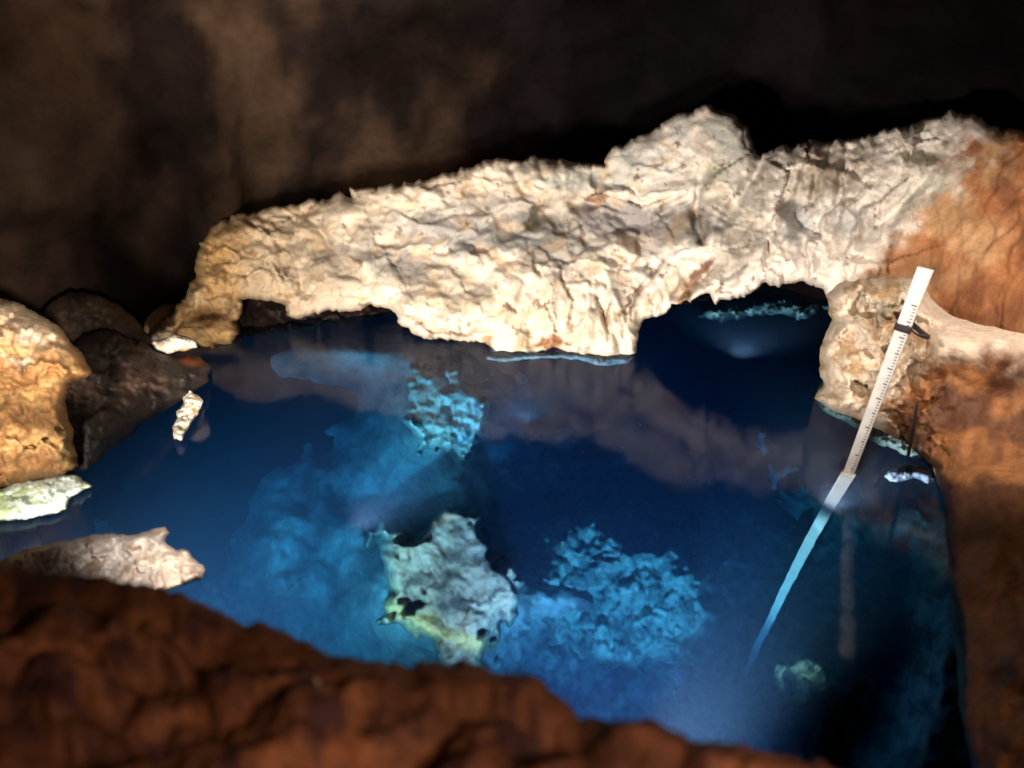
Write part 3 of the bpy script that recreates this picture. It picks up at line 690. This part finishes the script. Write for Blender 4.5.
def beam(s0, s1, wf, df, nseg=14, chamf=0.12):
    V = []; Fc = []
    prof = [(-1 + chamf, -1), (1 - chamf, -1), (1, -1 + chamf), (1, 1 - chamf), (1 - chamf, 1), (-1 + chamf, 1), (-1, 1 - chamf), (-1, -1 + chamf)]
    for k in range(nseg + 1):
        s = s0 + (s1 - s0) * k / nseg
        for a, b in prof: V.append(along(s) + s2 * a * wf(s) / 2 + n2 * b * df(s) / 2)
    for k in range(nseg):
        for j in range(8): Fc.append((k * 8 + j, k * 8 + (j + 1) % 8, k * 8 + 8 + (j + 1) % 8, k * 8 + 8 + j))
    Fc.append(tuple(range(7, -1, -1))); Fc.append(tuple(nseg * 8 + j for j in range(8)))
    return V, Fc
V, Fc = beam(0, Ltop + 0.30, lambda s: taper(s), lambda s: taper(s) * 0.62)
mesh_obj('staff', V, Fc, M_STAFF, root, smooth=False)
V, Fc = beam(Ltop - 0.01, LEN, lambda s: np.interp(s, [Ltop, LEN], [0.086, 0.036]), lambda s: np.interp(s, [Ltop, LEN], [0.062, 0.045]), 24)
mesh_obj('sleeve', V, Fc, M_SLEEVE, root, smooth=False)
# graduation marks: printed ticks along the right margin of the broad face, longer every fifth and tenth
V = []; Fc = []; s = 0.22; k = 0
while s < Ltop - 0.03:
    w = taper(s); off = w * 0.31 + 0.0015
    ln = w * (0.42 if k % 10 == 0 else 0.30 if k % 5 == 0 else 0.2)
    for (a, b) in ((w * 0.40 - ln, w * 0.40),):
        i = len(V); t = 0.0028 if k % 5 else 0.004
        for aa, ss in ((a, s - t), (b, s - t), (b, s + t), (a, s + t)):
            for lift_ in (0.0, 0.0012): V.append(along(ss) + s2 * aa + n2 * (off - 0.001 + lift_))
        j = [i, i + 2, i + 4, i + 6]
        Fc += [tuple(q_ + 1 for q_ in j), tuple(j[::-1])] + [(j[u], j[(u + 1) % 4], j[(u + 1) % 4] + 1, j[u] + 1) for u in range(4)]
    s += 0.021; k += 1
mesh_obj('graduation_marks', V, Fc, M_INK, root, smooth=False)
# strap with a knot
sS = 0.372
V, Fc = beam(sS - 0.022, sS + 0.022, lambda s: taper(s) + 0.016, lambda s: taper(s) * 0.62 + 0.016, 3, 0.3)
mesh_obj('strap', V, Fc, M_STRAP, root)

def tube(pts, r, seg=8):
    pts = [np.array(p_, float) for p_ in pts]; V = []; Fc = []
    for k, p_ in enumerate(pts):
        d = pts[min(k + 1, len(pts) - 1)] - pts[max(k - 1, 0)]; d /= np.linalg.norm(d)
        a = np.cross(d, [0.3, 0.9, 0.2]); a /= np.linalg.norm(a); b = np.cross(d, a)
        rr = r[k] if hasattr(r, '__len__') else r
        for j in range(seg):
            t = 2 * math.pi * j / seg; V.append(p_ + rr * (a * math.cos(t) + b * math.sin(t)))
    for k in range(len(pts) - 1):
        for j in range(seg): Fc.append((k * seg + j, k * seg + (j + 1) % seg, (k + 1) * seg + (j + 1) % seg, (k + 1) * seg + j))
    Fc.append(tuple(range(seg - 1, -1, -1))); Fc.append(tuple((len(pts) - 1) * seg + j for j in range(seg)))
    return V, Fc
# anchor peg in the rock, with the strap's tail
a0 = along(sS) + s2 * 0.04; a1 = P(np.array(927.0), np.array(337.0), np.array(5.2))
V, Fc = tube([a0, a0 * 0.6 + a1 * 0.4 + [0, 0, -0.012], a1, a1 + [0.03, 0.35, 0.01]], [0.006, 0.006, 0.02, 0.024])
tag(mesh_obj('anchor_peg', V, Fc, M_STRAP), 'dark anchor peg in the rock holding the strap of the staff', 'peg')
# thin dark rod at the waterline
r0 = P(np.array(917.0), np.array(404.0), np.array(4.45)); r1 = wp(908, 456); r2 = r1 + (r1 - r0) * 0.35
V, Fc = tube([r0, (r0 + r1) / 2 + [0.008, 0, 0], r1, r2], [0.009, 0.010, 0.011, 0.012])
tag(mesh_obj('rod', V, Fc, M_STEEL), 'thin dark rod standing in the water at the foot of the rust brown rock', 'rod')
# pale stone chip on the bank
c = P(np.array(317.0), np.array(686.0), wz(317, 686, 1.17)); ball_rock('stone_chip', c + np.array([0, 0, 0.0]), (0.006, 0.006, 0.016), 'tiny pale stone chip on the brown near bank', (0.7, 0.62, 0.55), seed=13.0, n=14, cat='stone')

# ================================================================== LAMPS
def look(o, target):
    from mathutils import Vector
    d = Vector(target) - o.location
    o.rotation_euler = d.to_track_quat('-Z', 'Y').to_euler()
def spot(name, loc, target, watts, deg, blend, color, radius=0.06):
    l = bpy.data.lights.new(name, 'SPOT'); l.energy = watts; l.spot_size = math.radians(deg); l.spot_blend = blend
    l.color = color; l.shadow_soft_size = radius
    o = bpy.data.objects.new(name, l); COL.objects.link(o); o.location = loc; look(o, target); return o
WARM = (1.0, 0.88, 0.76)
spot('unseen_flood_lamp', (-0.7, 2.4, 0.35), (0.9, 7.2, 1.5), 1750, 84, 0.7, (1.0, 0.91, 0.81), 0.30)
spot('unseen_flood_lamp', (-2.2, 3.0, 0.8), (-1.1, 7.2, 1.15), 1300, 78, 0.6, (1.0, 0.90, 0.77), 0.25)
spot('unseen_flood_lamp', (3.3, 3.1, 3.9), (3.3, 5.0, 1.2), 900, 60, 0.9, (1.0, 0.88, 0.76), 0.15)
spot('unseen_flood_lamp', (1.2, 1.8, 2.4), (3.2, 5.0, 1.0), 420, 46, 0.9, (1.0, 0.84, 0.68), 0.2)  # unseen spot added to brighten the rock behind the staff
spot('unseen_flood_lamp', (-1.2, 2.0, 1.7), (-4.0, 5.2, 1.3), 1250, 40, 0.8, WARM, 0.08)  # unseen spot added to brighten the golden boulder
spot('unseen_flood_lamp', (-2.5, 3.3, 0.55), (-3.1, 4.4, 0.03), 150, 46, 0.6, (0.95, 1.0, 0.88), 0.03)
spot('unseen_flood_lamp', (-1.7, 4.5, 0.6), (-2.62, 5.9, 0.12), 260, 24, 0.5, (1.0, 0.94, 0.84), 0.03)  # unseen spot added for the white slab and shard
spot('unseen_flood_lamp', (-0.5, 1.6, 2.0), (-1.75, 3.5, 0.25), 1100, 22, 0.9, (1.0, 0.88, 0.80), 0.08)  # unseen spot added to brighten the pale rock past the bank
spot('fill_lamp', (0.9, -0.3, 2.6), (-0.3, 2.0, 1.1), 150, 130, 1.0, (1.0, 0.70, 0.56), 0.3)  # fill light added for the near bank
spot('fill_lamp', (0.3, -0.5, 2.9), (-2.0, 9.0, 4.9), 9000, 50, 1.0, (1.0, 0.80, 0.62), 0.3)  # fill light added for the upper left of the cave shell
# unseen pool lamps, several added to light single rocks, turned away from the viewer
BL = (0.9, 0.97, 1.0)
spot('unseen_pool_lamp', (-1.7, 1.7, -0.3), (-1.3, 6.8, -2.0), 1700, 60, 1.0, BL, 0.10)
spot('unseen_pool_lamp', (-2.6, 2.8, -0.25), (-2.2, 6.4, -1.9), 560, 80, 1.0, BL, 0.10)
spot('unseen_pool_lamp', (0.5, 1.1, -0.3), (0.8, 6.6, -1.9), 2200, 52, 1.0, (0.76, 0.72, 1.0), 0.10)
spot('unseen_pool_lamp', (-0.6, 1.5, -0.1), (-0.28, 3.75, -0.8), 420, 32, 1.0, (1.0, 0.33, 0.15), 0.10)  # warm spot added to turn the sunken mound beige
spot('unseen_pool_lamp', (0.3, 1.9, -0.25), (2.1, 4.75, -1.5), 2200, 30, 1.0, (1.0, 0.74, 0.56), 0.06)  # spot added to whiten the staff under water
spot('unseen_pool_lamp', (0.2, 1.1, -0.2), (0.75, 4.4, -1.7), 190, 34, 1.0, (0.95, 1.0, 0.82), 0.10)
spot('unseen_pool_lamp', (-0.95, 4.0, -0.12), (-0.55, 5.9, -0.9), 150, 70, 1.0, BL, 0.06)
spot('unseen_pool_lamp', (0.1, 5.5, -0.12), (0.3, 7.0, -0.1), 60, 90, 1.0, BL, 0.04)  # spot added to light the wall's submerged lip
spot('unseen_pool_lamp', (2.2, 7.0, -0.15), (2.9, 8.9, -0.4), 130, 80, 1.0, BL, 0.06)
spot('unseen_pool_lamp', (2.0, 4.2, -0.1), (2.65, 5.2, -0.25), 120, 80, 0.8, (1.0, 0.9, 0.85), 0.04)

# ================================================================== WORLD, CAMERA, RENDER
w = bpy.data.worlds.new('World'); SC.world = w; w.use_nodes = True
w.node_tree.nodes['Background'].inputs[0].default_value = (0.02, 0.02, 0.03, 1); w.node_tree.nodes['Background'].inputs[1].default_value = 0.1

cd = bpy.data.cameras.new('camera'); cam = bpy.data.objects.new('camera', cd); COL.objects.link(cam)
cam.location = CAM.tolist(); cam.rotation_euler = (math.pi / 2 - PITCH, 0, 0)
cd.sensor_width = 36.0; cd.lens = 36.0 * FPX / 1024; cd.clip_end = 200; cd.clip_start = 0.05
cd.dof.use_dof = True; cd.dof.focus_distance = 6.3; cd.dof.aperture_fstop = 0.8
SC.camera = cam
SC.view_settings.view_transform = 'Standard'; SC.view_settings.look = 'None'
SC.view_settings.exposure = 0.0; SC.view_settings.gamma = 1.0; SC.view_settings.use_curve_mapping = False
cy = SC.cycles
cy.use_denoising = True
cy.max_bounces = 8; cy.diffuse_bounces = 2; cy.glossy_bounces = 3; cy.transmission_bounces = 6; cy.volume_bounces = 0
cy.caustics_reflective = False; cy.caustics_refractive = False
cy.sample_clamp_indirect = 4.0
